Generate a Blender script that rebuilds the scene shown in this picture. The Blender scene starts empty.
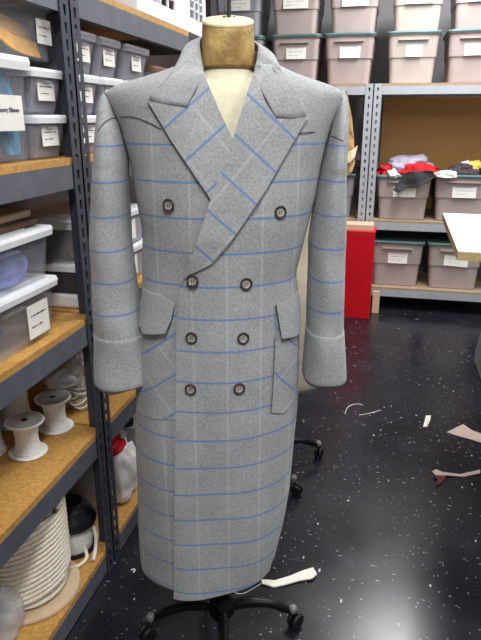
import bpy, bmesh, math, random
import numpy as np
from mathutils import Vector, Matrix, noise
from mathutils.geometry import delaunay_2d_cdt
PI = math.pi
R = math.radians
random.seed(7)
scene = bpy.context.scene
C = scene.collection

# ------------------------------------------------------------------ camera
F, PITCH, YAW, H = 600.0, R(18.6), R(13.3), 1.30
cam = bpy.data.cameras.new('camera')
cam.sensor_fit = 'VERTICAL'; cam.sensor_height = 36; cam.lens = 36 * F / 640
cam.clip_start = .02
camo = bpy.data.objects.new('camera', cam); C.objects.link(camo)
camo.location = (0, 0, H); camo.rotation_euler = (PI / 2 - PITCH, 0, YAW)
scene.camera = camo

# ------------------------------------------------------------------ world, exposure, lamps
w = bpy.data.worlds.new('world'); scene.world = w; w.use_nodes = True
w.node_tree.nodes['Background'].inputs[0].default_value = (.80, .86, 1, 1)
w.node_tree.nodes['Background'].inputs[1].default_value = .25
vs = scene.view_settings
vs.view_transform = 'Standard'; vs.look = 'None'; vs.gamma = 1; vs.use_curve_mapping = False
vs.exposure = 0.1
LAMPS = [(.15, -.35, 40), (1.35, .3, 22), (.75, 2.4, 16), (.3, 3.5, 50), (-.3, 1.5, 9), (1.7, 3.6, 24)]  # first lamp is added behind the camera to brighten the coat front


# ------------------------------------------------------------------ measuring: pixel -> point
def ray(px, py):
    x = (px - 240.5) / F; u = -(py - 320) / F
    fy = math.cos(PITCH) + u * math.sin(PITCH); fz = -math.sin(PITCH) + u * math.cos(PITCH)
    c, s = math.cos(YAW), math.sin(YAW)
    return Vector((c * x - s * fy, s * x + c * fy, fz))


def at(px, py, x=None, y=None, z=None):
    r = ray(px, py)
    t = x / r.x if x is not None else (y / r.y if y is not None else (z - H) / r.z)
    return Vector((0, 0, H)) + r * t


# ------------------------------------------------------------------ materials
def nt(name):
    m = bpy.data.materials.new(name); m.use_nodes = True
    return m, m.node_tree.nodes, m.node_tree.links, m.node_tree.nodes['Principled BSDF']


def lin(c):
    return tuple((v / 255) ** 2.2 for v in c) + (1,)


def mat(name, col, rough=.6, var=.12, scale=30, metal=0, bump=0, bscale=None, alpha=None, sheen=0, col2=None, detail=4):
    m, N, L, b = nt(name)
    c = lin(col)
    tc = N.new('ShaderNodeTexCoord'); nz = N.new('ShaderNodeTexNoise')
    nz.inputs['Scale'].default_value = scale; nz.inputs['Detail'].default_value = detail
    L.new(tc.outputs['Object'], nz.inputs['Vector'])
    cr = N.new('ShaderNodeValToRGB'); L.new(nz.outputs['Fac'], cr.inputs[0])
    c2 = lin(col2) if col2 else tuple(min(1, v * (1 + var)) for v in c[:3]) + (1,)
    c1 = c if col2 else tuple(v * (1 - var) for v in c[:3]) + (1,)
    cr.color_ramp.elements[0].position = .35; cr.color_ramp.elements[1].position = .65
    cr.color_ramp.elements[0].color = c1; cr.color_ramp.elements[1].color = c2
    L.new(cr.outputs[0], b.inputs['Base Color'])
    b.inputs['Roughness'].default_value = rough; b.inputs['Metallic'].default_value = metal
    if sheen: b.inputs['Sheen Weight'].default_value = sheen
    if bump:
        n2 = N.new('ShaderNodeTexNoise'); n2.inputs['Scale'].default_value = bscale or scale * 4
        L.new(tc.outputs['Object'], n2.inputs['Vector'])
        bp = N.new('ShaderNodeBump'); bp.inputs['Strength'].default_value = bump; bp.inputs['Distance'].default_value = .01
        L.new(n2.outputs['Fac'], bp.inputs['Height']); L.new(bp.outputs[0], b.inputs['Normal'])
    if alpha is not None: b.inputs['Alpha'].default_value = alpha
    return m


def wool(name, stripes=True):
    """grey wool with a blue and white windowpane laid out in UV metres"""
    m, N, L, b = nt(name)
    uv = N.new('ShaderNodeUVMap'); sp = N.new('ShaderNodeSeparateXYZ'); L.new(uv.outputs[0], sp.inputs[0])
    tc = N.new('ShaderNodeTexCoord')

    def math_(op, a, bb=None, c=None):
        n = N.new('ShaderNodeMath'); n.operation = op
        for i, v in enumerate((a, bb, c)):
            if v is None: continue
            if isinstance(v, (int, float)): n.inputs[i].default_value = v
            else: L.new(v, n.inputs[i])
        return n.outputs[0]

    def noise_(vec, scale, detail=3, stretch=None):
        n = N.new('ShaderNodeTexNoise'); n.inputs['Scale'].default_value = scale; n.inputs['Detail'].default_value = detail
        if stretch:
            mp = N.new('ShaderNodeMapping'); mp.inputs['Scale'].default_value = stretch; L.new(vec, mp.inputs[0]); vec = mp.outputs[0]
        L.new(vec, n.inputs['Vector']); return n.outputs['Fac']

    fib = noise_(tc.outputs['Object'], 700, 2); mot = noise_(tc.outputs['Object'], 230, 3); big = noise_(tc.outputs['Object'], 14, 3)
    # tiny herringbone weave
    hb = math_('PINGPONG', sp.outputs[0], .006)
    wv = math_('SINE', math_('MULTIPLY', math_('ADD', sp.outputs[1], hb), 2200))
    f = math_('ADD', math_('MULTIPLY', fib, .5), math_('MULTIPLY', mot, .5))
    f = math_('ADD', f, math_('MULTIPLY', wv, .03))
    f = math_('ADD', f, math_('MULTIPLY', math_('SUBTRACT', big, .5), .25))
    cr = N.new('ShaderNodeValToRGB'); L.new(f, cr.inputs[0])
    cr.color_ramp.elements[0].position = .34; cr.color_ramp.elements[1].position = .66
    cr.color_ramp.elements[0].color = lin((143, 145, 146)); cr.color_ramp.elements[1].color = lin((188, 189, 189))
    out = cr.outputs[0]
    if stripes:
        def line(coord, pitch, half, soft):
            d = math_('PINGPONG', coord, pitch / 2)
            mr = N.new('ShaderNodeMapRange'); mr.inputs[1].default_value = half; mr.inputs[2].default_value = half + soft
            mr.inputs[3].default_value = 1; mr.inputs[4].default_value = 0; L.new(d, mr.inputs[0]); return mr.outputs[0]
        lv = math_('MULTIPLY', line(sp.outputs[0], .068, .0012, .0022), math_('MULTIPLY_ADD', fib, .6, .0))
        lh = math_('MULTIPLY', line(sp.outputs[1], .066, .0012, .0016), math_('MULTIPLY_ADD', fib, .5, .62))
        for fac, col in ((lv, (214, 214, 212)), (lh, (104, 138, 188))):
            mx = N.new('ShaderNodeMix'); mx.data_type = 'RGBA'
            L.new(fac, mx.inputs['Factor']); L.new(out, mx.inputs[6]); mx.inputs[7].default_value = lin(col); out = mx.outputs[2]
    L.new(out, b.inputs['Base Color'])
    b.inputs['Roughness'].default_value = .9; b.inputs['Sheen Weight'].default_value = .15
    b.inputs['Specular IOR Level'].default_value = .15
    bp = N.new('ShaderNodeBump'); bp.inputs['Strength'].default_value = .25; bp.inputs['Distance'].default_value = .002
    L.new(f, bp.inputs['Height']); L.new(bp.outputs[0], b.inputs['Normal'])
    return m


def clear(name, col, op=.35, rough=.25):
    """cloudy translucent plastic"""
    m, N, L, b = nt(name)
    b.inputs['Base Color'].default_value = lin(col); b.inputs['Roughness'].default_value = rough
    tr = N.new('ShaderNodeBsdfTransparent'); mx = N.new('ShaderNodeMixShader'); mx.inputs[0].default_value = op
    L.new(tr.outputs[0], mx.inputs[1]); L.new(b.outputs[0], mx.inputs[2])
    L.new(mx.outputs[0], N['Material Output'].inputs[0])
    return m


def floor_mat():
    m, N, L, b = nt('black_vinyl_tile')
    tc = N.new('ShaderNodeTexCoord'); out = None
    base = N.new('ShaderNodeTexNoise'); base.inputs['Scale'].default_value = 5; L.new(tc.outputs['Object'], base.inputs['Vector'])
    cr = N.new('ShaderNodeValToRGB'); L.new(base.outputs['Fac'], cr.inputs[0])
    cr.color_ramp.elements[0].color = lin((22, 24, 29)); cr.color_ramp.elements[1].color = lin((40, 41, 48))
    out = cr.outputs[0]
    for sc, th, col, stretch in ((26, .066, (180, 180, 180), (1, .4, 1)), (60, .125, (95, 95, 102), (1, .5, 1)), (47, .095, (135, 135, 138), (.45, 1, 1)), (13, .028, (210, 206, 200), (.6, 1, 1))):
        mp = N.new('ShaderNodeMapping'); mp.inputs['Scale'].default_value = stretch; mp.inputs['Rotation'].default_value = (0, 0, sc * .13)
        L.new(tc.outputs['Object'], mp.inputs[0])
        v = N.new('ShaderNodeTexVoronoi'); v.inputs['Scale'].default_value = sc; L.new(mp.outputs[0], v.inputs['Vector'])
        n2 = N.new('ShaderNodeTexNoise'); n2.inputs['Scale'].default_value = 3.2; L.new(mp.outputs[0], n2.inputs['Vector'])
        sb = N.new('ShaderNodeMath'); sb.operation = 'MULTIPLY_ADD'; sb.inputs[1].default_value = -.22; L.new(n2.outputs['Fac'], sb.inputs[0]); sb.inputs[2].default_value = th + .10
        lt = N.new('ShaderNodeMath'); lt.operation = 'LESS_THAN'; L.new(v.outputs['Distance'], lt.inputs[0]); L.new(sb.outputs[0], lt.inputs[1])
        mx = N.new('ShaderNodeMix'); mx.data_type = 'RGBA'; L.new(lt.outputs[0], mx.inputs['Factor']); L.new(out, mx.inputs[6])
        mx.inputs[7].default_value = lin(col); out = mx.outputs[2]
    L.new(out, b.inputs['Base Color'])
    rr = N.new('ShaderNodeMapRange'); rr.inputs[3].default_value = .16; rr.inputs[4].default_value = .34
    L.new(base.outputs['Fac'], rr.inputs[0]); L.new(rr.outputs[0], b.inputs['Roughness'])
    b.inputs['Specular IOR Level'].default_value = .5
    br = N.new('ShaderNodeTexBrick'); br.offset = 0; br.inputs['Scale'].default_value = 1
    br.inputs['Brick Width'].default_value = .305; br.inputs['Row Height'].default_value = .305; br.inputs['Mortar Size'].default_value = .0015
    L.new(tc.outputs['Object'], br.inputs['Vector'])
    bp = N.new('ShaderNodeBump'); bp.inputs['Strength'].default_value = .3; bp.inputs['Distance'].default_value = .002; bp.invert = True
    L.new(br.outputs['Fac'], bp.inputs['Height']); L.new(bp.outputs[0], b.inputs['Normal'])
    return m


def board_mat(name, col, col2):
    m, N, L, b = nt(name)
    tc = N.new('ShaderNodeTexCoord'); n = N.new('ShaderNodeTexNoise'); n.inputs['Scale'].default_value = 90; n.inputs['Detail'].default_value = 5
    L.new(tc.outputs['Object'], n.inputs['Vector'])
    cr = N.new('ShaderNodeValToRGB'); L.new(n.outputs['Fac'], cr.inputs[0])
    cr.color_ramp.elements[0].position = .3; cr.color_ramp.elements[1].position = .7
    cr.color_ramp.elements[0].color = lin(col); cr.color_ramp.elements[1].color = lin(col2)
    L.new(cr.outputs[0], b.inputs['Base Color']); b.inputs['Roughness'].default_value = .55
    return m


M = dict(
    wool=wool('windowpane_wool'), plain=wool('plain_grey_wool', False),
    seam=mat('seam_shadow_thread', (96, 98, 103), .9), lining=mat('dark_lining', (60, 60, 66), .6),
    floor=floor_mat(), wall=mat('painted_wall', (150, 148, 150), .9, .04, 3), dwall=mat('brown_shelf_back', (62, 52, 50), .9, .2, 6),
    ceil=mat('ceiling_white', (220, 220, 220), .9, .03, 5),
    steel=mat('dark_grey_steel', (104, 107, 117), .42, .10, 20, .3), steeld=mat('dark_post_steel', (70, 73, 86), .42, .12, 20, .3),
    pale=mat('light_grey_steel', (178, 182, 188), .4, .06, 20, .2),
    board=board_mat('particle_board', (172, 124, 62), (203, 156, 88)),
    board2=board_mat('pale_board', (150, 128, 105), (180, 156, 130)),
    card=board_mat('cardboard_back', (186, 138, 76), (200, 152, 90)),
    clear=clear('clear_plastic', (205, 208, 215), .12), clear2=clear('smoky_plastic', (165, 162, 172), .5),
    rim=mat('white_lid_plastic', (232, 234, 236), .35, .03), label=mat('label_paper', (236, 233, 224), .7, .03),
    ink=mat('label_ink', (50, 50, 55), .8), inkp=mat('faded_ink', (160, 156, 156), .8), inkm=mat('grey_ink', (96, 94, 98), .8),
    tote=mat('mauve_tote_plastic', (176, 160, 156), .45, .05, 8), tote2=mat('taupe_tote_plastic', (186, 174, 165), .45, .05, 8),
    toteg=mat('smoky_tote_plastic', (150, 150, 158), .45, .05, 8),
    teal=mat('teal_lid_plastic', (92, 122, 122), .45, .08, 8),
    red=mat('red_laminate', (206, 14, 32), .35, .04, 5), tan=mat('tan_cardboard', (205, 180, 150), .8, .05, 20),
    cream=mat('cream_canvas', (232, 224, 194), .85, .04, 60, bump=.03), creamd=mat('cream_jersey', (222, 210, 182), .85, .05, 40, bump=.1),
    cap=mat('aged_brown_paper_neck', (146, 110, 56), .55, .1, 17, col2=(214, 182, 114), bump=.3, bscale=70, detail=8),
    capt=mat('cream_neck_top', (236, 224, 180), .7, .06, 50),
    iron=mat('black_iron', (30, 30, 34), .4, .2, 30, .6), chrome=mat('chrome_rod', (120, 120, 125), .25, .1, 20, .9),
    rubber=mat('black_rubber', (24, 24, 26), .6), glassy=mat('worn_caster_hub', (120, 120, 122), .35),
    horn=mat('brown_horn', (74, 62, 56), .22, .4, 260), hornl=mat('pale_horn', (168, 162, 156), .25, .25, 200),
    white=mat('white_plastic', (236, 238, 242), .35, .02), spool=mat('white_spool_plastic', (244, 243, 241), .4, .03),
    thread=mat('white_thread', (246, 246, 244), .85, .06, 120, bump=.4, bscale=400), kraft=mat('brown_spool_card', (112, 84, 58), .7, .1),
    gflange=mat('grey_spool_card', (176, 172, 166), .7, .05), hole=mat('spool_hole_dark', (30, 28, 28), .8),
    rope=mat('cream_rope', (252, 238, 216), .9, .1, 150, bump=.5, bscale=500), yarn=mat('beige_yarn', (214, 198, 166), .9, .2, 60, bump=.5),
    black=mat('black_plastic', (22, 22, 28), .4, .2), bag=clear('plastic_bag_film', (228, 230, 234), .45, .2),
    paper=mat('kraft_pattern_paper', (186, 146, 98), .7, .08, 12), papert=mat('cream_paper', (226, 208, 172), .7, .04),
    wood=board_mat('plywood_edge', (196, 170, 112), (214, 190, 132)), ttop=mat('white_table_top', (246, 246, 242), .35, .02),
    grey=mat('grey_panel', (172, 182, 184), .5, .04), scrap=mat('pink_beige_cloth', (204, 182, 170), .85, .06), scrapw=mat('white_cloth_strip', (232, 226, 214), .85, .04),
    maroon=mat('maroon_ribbon', (110, 50, 56), .8, .3, 30), redc=mat('red_cloth', (206, 22, 34), .8, .2, 25), lilac=mat('lilac_cloth', (176, 168, 186), .8, .1, 25),
    dark=mat('charcoal_cloth', (62, 60, 64), .85, .15, 30), darkm=mat('dark_mixed_cloth', (36, 34, 44), .85, .1, 40, col2=(90, 70, 80)),
    yellowc=mat('yellow_cloth', (216, 190, 90), .8, .1, 25), whitec=mat('white_cloth', (232, 228, 226), .85, .06, 25),
    orange=mat('orange_strap', (240, 172, 40), .7, .15, 30), blue=mat('turquoise_tulle', (62, 148, 190), .8, .25, 40), pink=mat('pink_ribbon', (204, 120, 140), .7, .15, 30),
    bluev=mat('periwinkle_cloth', (118, 124, 190), .8, .25, 25), navy=mat('slate_bag_cloth', (84, 94, 112), .8, .15, 20), brownc=mat('brown_fur_cloth', (96, 72, 58), .95, .4, 30),
    lamp=None,
)
lm, N_, L_, b_ = nt('lamp_diffuser'); b_.inputs['Emission Color'].default_value = (1, 1, 1, 1); b_.inputs['Emission Strength'].default_value = 3; M['lamp'] = lm


# ------------------------------------------------------------------ object helpers
def ob(name, bm, m, parent=None, smooth=False, loc=None, rot=None, bevel=0):
    me = bpy.data.meshes.new(name)
    bmesh.ops.recalc_face_normals(bm, faces=bm.faces)
    bm.to_mesh(me); bm.free()
    for x in (m if isinstance(m, (list, tuple)) else [m]): me.materials.append(M[x])
    if smooth:
        for p in me.polygons: p.use_smooth = True
    o = bpy.data.objects.new(name, me); C.objects.link(o)
    if parent: o.parent = parent
    if loc is not None: o.location = loc
    if rot is not None: o.rotation_euler = rot if isinstance(rot, (tuple, list)) else (0, 0, rot)
    if bevel:
        md = o.modifiers.new('bevel', 'BEVEL'); md.width = bevel; md.segments = 2; md.limit_method = 'ANGLE'
    return o


def tag(o, label=None, cat=None, group=None, kind=None):
    if label: o['label'] = label
    if cat: o['category'] = cat
    if group: o['group'] = group
    if kind: o['kind'] = kind
    return o


def thing(name, label, cat, loc=(0, 0, 0), rz=0, group=None):
    o = bpy.data.objects.new(name, None); C.objects.link(o); o.location = loc; o.rotation_euler = (0, 0, rz)
    o.empty_display_size = .05
    return tag(o, label, cat, group)


def dup(root, loc, rz, label):
    def cp(o, par):
        c = o.copy(); C.objects.link(c)
        if par: c.parent = par
        for ch in list(o.children): cp(ch, c)
        return c
    r = cp(root, None); r.location = loc; r.rotation_euler = (0, 0, rz); r['label'] = label
    return r


def NB(): return bmesh.new()


def box(bm, x0, x1, y0, y1, z0, z1, mi=0):
    vs_ = [bm.verts.new((x, y, z)) for z in (z0, z1) for x, y in ((x0, y0), (x1, y0), (x1, y1), (x0, y1))]
    for f in ((3, 2, 1, 0), (4, 5, 6, 7), (0, 1, 5, 4), (1, 2, 6, 5), (2, 3, 7, 6), (3, 0, 4, 7)):
        fc = bm.faces.new([vs_[i] for i in f]); fc.material_index = mi
    return bm


def prism(bm, pts, z0, z1, mi=0):
    a = [bm.verts.new((p[0], p[1], z0)) for p in pts]; b = [bm.verts.new((p[0], p[1], z1)) for p in pts]
    n = len(pts)
    fs = [bm.faces.new(a[::-1]), bm.faces.new(b)] + [bm.faces.new((a[i], a[(i + 1) % n], b[(i + 1) % n], b[i])) for i in range(n)]
    for f in fs: f.material_index = mi
    return bm


def rings(bm, rs, caps=True, closed=True, mi=0):
    """loft list of rings (lists of points)"""
    V = [[bm.verts.new(p) for p in r] for r in rs]
    n = len(V[0])
    for a, b in zip(V, V[1:]):
        for i in range(n if closed else n - 1):
            f = bm.faces.new((a[i], a[(i + 1) % n], b[(i + 1) % n], b[i])); f.material_index = mi
    if caps:
        bm.faces.new(V[0][::-1]).material_index = mi; bm.faces.new(V[-1]).material_index = mi
    return V


def lathe(bm, prof, n=32, c=(0, 0, 0), mi=0):
    rs = [[(c[0] + r * math.cos(2 * PI * k / n), c[1] + r * math.sin(2 * PI * k / n), c[2] + z) for k in range(n)] for r, z in prof]
    rings(bm, rs, mi=mi); return bm


def tube(bm, pts, r, n=8, mi=0):
    pts = [Vector(p) for p in pts]
    rs = []; up = Vector((0, 0, 1)); prevx = None
    for i, p in enumerate(pts):
        t = (pts[min(i + 1, len(pts) - 1)] - pts[max(i - 1, 0)]).normalized()
        if prevx is None:
            a = up if abs(t.z) < .9 else Vector((1, 0, 0)); x = t.cross(a).normalized()
        else:
            x = (prevx - t * prevx.dot(t)).normalized()
        prevx = x; y = t.cross(x)
        rr = r[i] if isinstance(r, (list, tuple)) else r
        rs.append([p + (x * math.cos(2 * PI * k / n) + y * math.sin(2 * PI * k / n)) * rr for k in range(n)])
    rings(bm, rs, mi=mi); return bm


def smoothpath(pts, k=6):
    pts = [Vector(p) for p in pts]; out = []
    for i in range(len(pts) - 1):
        p0, p1, p2, p3 = pts[max(i - 1, 0)], pts[i], pts[i + 1], pts[min(i + 2, len(pts) - 1)]
        for j in range(k):
            t = j / k
            out.append(.5 * ((2 * p1) + (p2 - p0) * t + (2 * p0 - 5 * p1 + 4 * p2 - p3) * t * t + (3 * p1 - p0 - 3 * p2 + p3) * t ** 3))
    return out + [pts[-1]]


def crumple(bm, rx, ry, rz, seed, c=(0, 0, 0), amp=.35, sub=4, fold=1.0, rot=0):
    """a heap of cloth: a squashed ball with sharp ridged folds, flat underneath"""
    t = bmesh.new(); bmesh.ops.create_icosphere(t, subdivisions=sub, radius=1)
    cr, sr = math.cos(rot), math.sin(rot)
    for v in t.verts:
        d = v.co.normalized(); o = Vector((seed * 3.7, seed * 1.3, seed * .7))
        a = noise.noise(d * 1.6 + o); b = 1 - abs(noise.noise(d * 3.2 + o)) * 2; e = 1 - abs(noise.noise(d * 6.5 + o)) * 2
        k = 1 + amp * (a + .45 * fold * b + .2 * fold * e - .3)
        x, y, z = d.x * rx * k, d.y * ry * k, d.z * rz * k
        z = max(z, -rz * .45) + rz * .45
        v.co = (c[0] + x * cr - y * sr, c[1] + x * sr + y * cr, c[2] + z)
    idx = {}
    for v in t.verts: idx[v] = bm.verts.new(v.co)
    for f in t.faces: bm.faces.new([idx[v] for v in f.verts])
    t.free(); return bm


def struct(name, bm, m):
    return tag(ob(name, bm, m), kind='structure')


# ------------------------------------------------------------------ room shell
struct('floor', box(NB(), -1.42, 2.6, -1.6, 5.0, -.1, 0), 'floor')
struct('ceiling', box(NB(), -1.42, 2.6, -1.6, 5.0, 2.75, 2.85), 'ceil')
struct('wall_back', box(NB(), -1.42, 2.6, 5.0, 5.1, 0, 2.75), 'wall')
struct('wall_left', box(NB(), -1.52, -1.42, -1.6, 5.1, 0, 2.75), 'dwall')
struct('wall_right', box(NB(), 2.6, 2.7, -1.6, 5.1, 0, 2.75), 'wall')
struct('wall_front', box(NB(), -1.52, 2.7, -1.7, -1.6, 0, 2.75), 'wall')
for i, (x, y, e) in enumerate(LAMPS):
    places = ['added out of view behind the camera to light the coat front', 'over the right side of the aisle', 'over the cutting table', 'over the far shelving', 'over the back of the left aisle', 'over the far right corner']
    t = thing('ceiling_light', 'white fluorescent ceiling light ' + places[i], 'ceiling light', (x, y, 2.75), 0, 'fluorescent ceiling lights')
    ob('light_housing', box(NB(), -.16, .16, -.52, .52, -.05, 0), 'white', t)
    ob('diffuser', box(NB(), -.14, .14, -.5, .5, -.056, -.0505), 'lamp', t)
    ld = bpy.data.lights.new('tube_glow', 'AREA'); ld.shape = 'RECTANGLE'; ld.size = .28; ld.size_y = 1.0; ld.energy = e; ld.color = (.98, .99, 1)
    lo = bpy.data.objects.new('tube_glow', ld); C.objects.link(lo); lo.parent = t; lo.location = (0, 0, -.07)


# ------------------------------------------------------------------ shelving
def slotted(bm, x0, y0, ax, ay, width, z0, z1, pitch, sw, sh, th, inner):
    """one flange of a slotted angle post: from (x0,y0) along (ax,ay) for width, with real slots"""
    n = int((z1 - z0) / pitch); nx, ny = inner
    def P(u, z, d): return (x0 + ax * u + nx * d, y0 + ay * u + ny * d, z)
    u0, u1 = width / 2 - sw / 2, width / 2 + sw / 2
    for d in (0, th):
        for k in range(n):
            a = z0 + k * pitch; b = a + pitch if k < n - 1 else z1
            s0 = a + (pitch - sh) / 2; s1 = s0 + sh
            o = [bm.verts.new(P(*q, d)) for q in ((0, a), (width, a), (width, b), (0, b))]
            h = [bm.verts.new(P(*q, d)) for q in ((u0 + sw * .2, s0), (u1 - sw * .2, s0), (u1, s1), (u0, s1))]
            for i in range(4): bm.faces.new((o[i], o[(i + 1) % 4], h[(i + 1) % 4], h[i]))
            if d:
                for i in range(4):
                    g = h0[k]; bm.faces.new((h[i], h[(i + 1) % 4], g[(i + 1) % 4], g[i]))
            else:
                if k == 0: h0 = []
                h0.append(h)
    for u in (0, width):
        bm.faces.new([bm.verts.new(P(u, z, d)) for z, d in ((z0, 0), (z1, 0), (z1, th), (z0, th))])
    return bm


def shelf_unit(name, label, y0, y1, xf, depth, levels, top, m_post, m_beam, m_board, group, pitch=.036, fl=.042, beam=.055, bt=.016, frame=None, back=None):
    """unit lying along +Y with its open front at x = xf facing +X ; frame=(loc, rz) places it elsewhere"""
    t = thing(name, label, 'shelving unit', (xf, y0, 0), 0, group)
    L = y1 - y0
    for (py, sy) in ((0, 1), (L, -1)):
        for (px, sx) in ((0, -1), (-depth, 1)):
            b = NB()
            slotted(b, px, py, 0, sy, fl, 0, top, pitch, .013, .023, .002, (sx, 0))
            slotted(b, px, py, sx, 0, fl, 0, top, pitch, .013, .023, .002, (0, sy))
            ob('post', b, m_post, t)
    for z in levels:
        b = NB()
        for x in (-.004, -depth + .004):
            s = -1 if x > -.1 else 1
            box(b, x - .001, x + .001, fl + .001, L - fl - .001, z - bt - beam, z - bt)
            box(b, min(x, x + s * .025), max(x, x + s * .025), fl + .001, L - fl - .001, z - bt - .004, z - bt - .001)
            box(b, min(x, x + s * .02), max(x, x + s * .02), fl + .001, L - fl - .001, z - bt - beam, z - bt - beam + .002)
        for y in (.003, L - .003):
            box(b, -depth + fl, -fl, y - .001, y + .001, z - bt - beam, z - bt)
        ob('beam', b, m_beam, t)
        ob('shelf_board', box(NB(), -depth + .004, -.0045, .004, L - .004, z - bt + .0005, z), m_board, t)
    if back: back(t, L)
    return t


XF = -.727
LV = [.075, .468, .806, 1.21, 1.595]
GL = 'dark steel shelving units on the left'
shelf_unit('shelving_unit', 'near dark grey steel shelving unit holding spools and clear bins at left edge', .44, 1.385, XF, .47, LV, 1.595, 'steeld', 'steel', 'board', GL)
shelf_unit('shelving_unit', 'second dark grey steel shelving unit running behind the coat sleeve', 1.39, 2.325, XF, .47, LV, 1.595, 'steeld', 'steel', 'board', GL)

YB = 4.223
LB = [.165, .637, 1.51]


def far_unit(label, x0, x1, back=None):
    t = shelf_unit('shelving_unit', label, 0, x1 - x0, 0, .5, LB, 1.51, 'pale', 'pale', 'board2', 'pale steel shelving units at the back', pitch=.05, fl=.05, beam=.05, back=back)
    t.location = (x0, YB, 0)
    # unit built along +Y facing +X -> turn so it runs along +X facing -Y
    for ch in t.children:
        ch.rotation_euler = (0, 0, -PI / 2)
        ch.location = (0, 0, 0)
    # (x,y)->(y,-x): front x=0 -> y=0 , depth -x -> +y
    return t


def card_back(t, L):
    ob('cardboard_back_panel', box(NB(), -.49, -.48, .06, L - .06, .66, 1.44), 'card', t)


far_unit('pale grey steel shelving unit at the back with a cardboard back panel', -.114, 1.24, card_back)
far_unit('pale grey steel shelving unit at the back, left bay mostly behind the coat', -1.36, -.118)


# ------------------------------------------------------------------ totes
def rrect(w, d, r, n=4, cx=0, cy=0):
    out = []
    for (sx, sy, a0) in ((1, 1, 0), (-1, 1, 90), (-1, -1, 180), (1, -1, 270)):
        for k in range(n + 1):
            a = R(a0 + 90 * k / n); out.append((cx + sx * (w / 2 - r) + r * math.cos(a), cy + sy * (d / 2 - r) + r * math.sin(a)))
    return out


def label_part(parent, w, h, loc, rot, lines=2, m_ink='inkp', text=None, tilt=0, seed=0):
    rnd = random.Random(seed)
    lb = ob('paper_label', box(NB(), -w / 2, w / 2, -.0012, 0, -h / 2, h / 2), 'label', parent, loc=loc, rot=(rot[0], rot[1] + tilt, rot[2]))
    b = NB()
    for k in range(lines):
        z = h * (.5 - (k + 1) / (lines + 1)); x = -w * .36
        end = w * (.36 if k < lines - 1 else .15)
        while x < end:
            l = w * rnd.uniform(.03, .065)
            box(b, x, min(x + l, end + .001), -.0019, -.0013, z - h * .02, z + h * rnd.uniform(.01, .035)); x += l + w * rnd.choice((.015, .015, .05))
    ob('handwriting', b, m_ink, lb)
    return lb


def make_tote(wd, dp, ht, body='tote', lid='teal', lab=True, seed=0, label_w=.40, parent_args=None, ltilt=0, lz=.66):
    t = thing(*parent_args)
    b = NB(); rs = []
    for z, k in ((0, .80), (.004, .82), (ht * .50, .875), (ht * .505, .905), (ht * .93, .955), (ht * .935, 1.0), (ht * .97, 1.0)):
        rs.append([(x, y, z) for x, y in rrect(wd * k, dp * k, .03)])
    for z, k in ((ht * .97, .96), (ht * .5, .88), (.01, .79)):
        rs.append([(x, y, z) for x, y in rrect(wd * k, dp * k, .03)])
    rings(b, rs)
    # grip ledge on the front
    box(b, -wd * .28, wd * .28, -dp * .5 - .004, -dp * .46, ht * .83, ht * .86)
    ob('tote_body', b, body, t, smooth=False)
    if lid:
        b = NB()
        rings(b, [[(x, y, z) for x, y in rrect(wd * k, dp * k, .035)] for z, k in ((ht * .945, 1.015), (ht * .975, 1.03), (ht, 1.02), (ht * 1.0, .93), (ht * .985, .92))])
        ob('lid', b, lid, t)
    if lab:
        y = -dp / 2 * (.905 + .05 * (lz - .5) / .43) - .003
        label_part(t, wd * label_w, ht * .29, (wd * .02, y, ht * lz), (-math.atan2(dp * .025, ht * .43), 0, 0), 3, 'inkp', tilt=ltilt, seed=seed)
    return t


TW, TD, TH = .325, .44, .305
G1 = 'labelled storage totes on the pale back shelves'
def tote_at(px, dpt_y, z, name_label, body='tote', lid='teal', wd=TW, ht=TH, seed=0, rz=0, lab=True, lw=.40, tilt=0, x=None, lz=.66):
    c = at(px, 100, y=dpt_y).x if x is None else x
    return make_tote(wd, TD, ht, body, lid, lab, seed, lw, ('storage_tote', name_label, 'storage tote', (c, dpt_y + TD / 2, z), rz, G1), tilt, lz)

# top shelf, lower row (front faces at about y=4.24)
tote_at(415, 4.25, LB[2] + .001, 'taupe tote right of the slotted posts, lower of its stack on top shelf', 'tote2', x=.108, seed=1, lw=.3)
tote_at(351, 4.25, LB[2] + .001, 'mauve tote directly left of the slotted posts, lower of its stack on top shelf', x=-.29, seed=2)
tote_at(296, 4.25, LB[2] + .001, 'mauve tote above the coat shoulder on the right, lower of its stack on top shelf', x=-.64, seed=3)
tote_at(238, 4.25, LB[2] + .001, 'grey tote behind the brown neck, lower of its stack on top shelf', 'toteg', x=-1.02, seed=4)
tote_at(478, 4.25, LB[2] + .001, 'mauve tote at the right edge, lower of its stack on top shelf', x=.475, seed=5)
# upper row
u = LB[2] + .001 + TH + .002
tote_at(0, 4.25, u, 'taupe tote right of the slotted posts, upper of its stack on top shelf', 'tote2', x=.118, seed=6, lw=.5, ht=.29)
tote_at(0, 4.25, u, 'mauve tote directly left of the slotted posts, upper of its stack on top shelf', x=-.275, seed=7, ht=.29, lw=.5)
tote_at(0, 4.25, u, 'mauve tote above the coat shoulder on the right, upper of its stack on top shelf', x=-.65, seed=8, ht=.29, lw=.5)
tote_at(0, 4.25, u, 'pale grey tote behind the neck rod, upper of its stack on top shelf', 'toteg', x=-1.03, seed=9, ht=.29, lw=.5)
tote_at(0, 4.25, u, 'mauve tote at the right edge, upper of its stack on top shelf', x=.485, seed=10, ht=.29, lw=.5)
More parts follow.
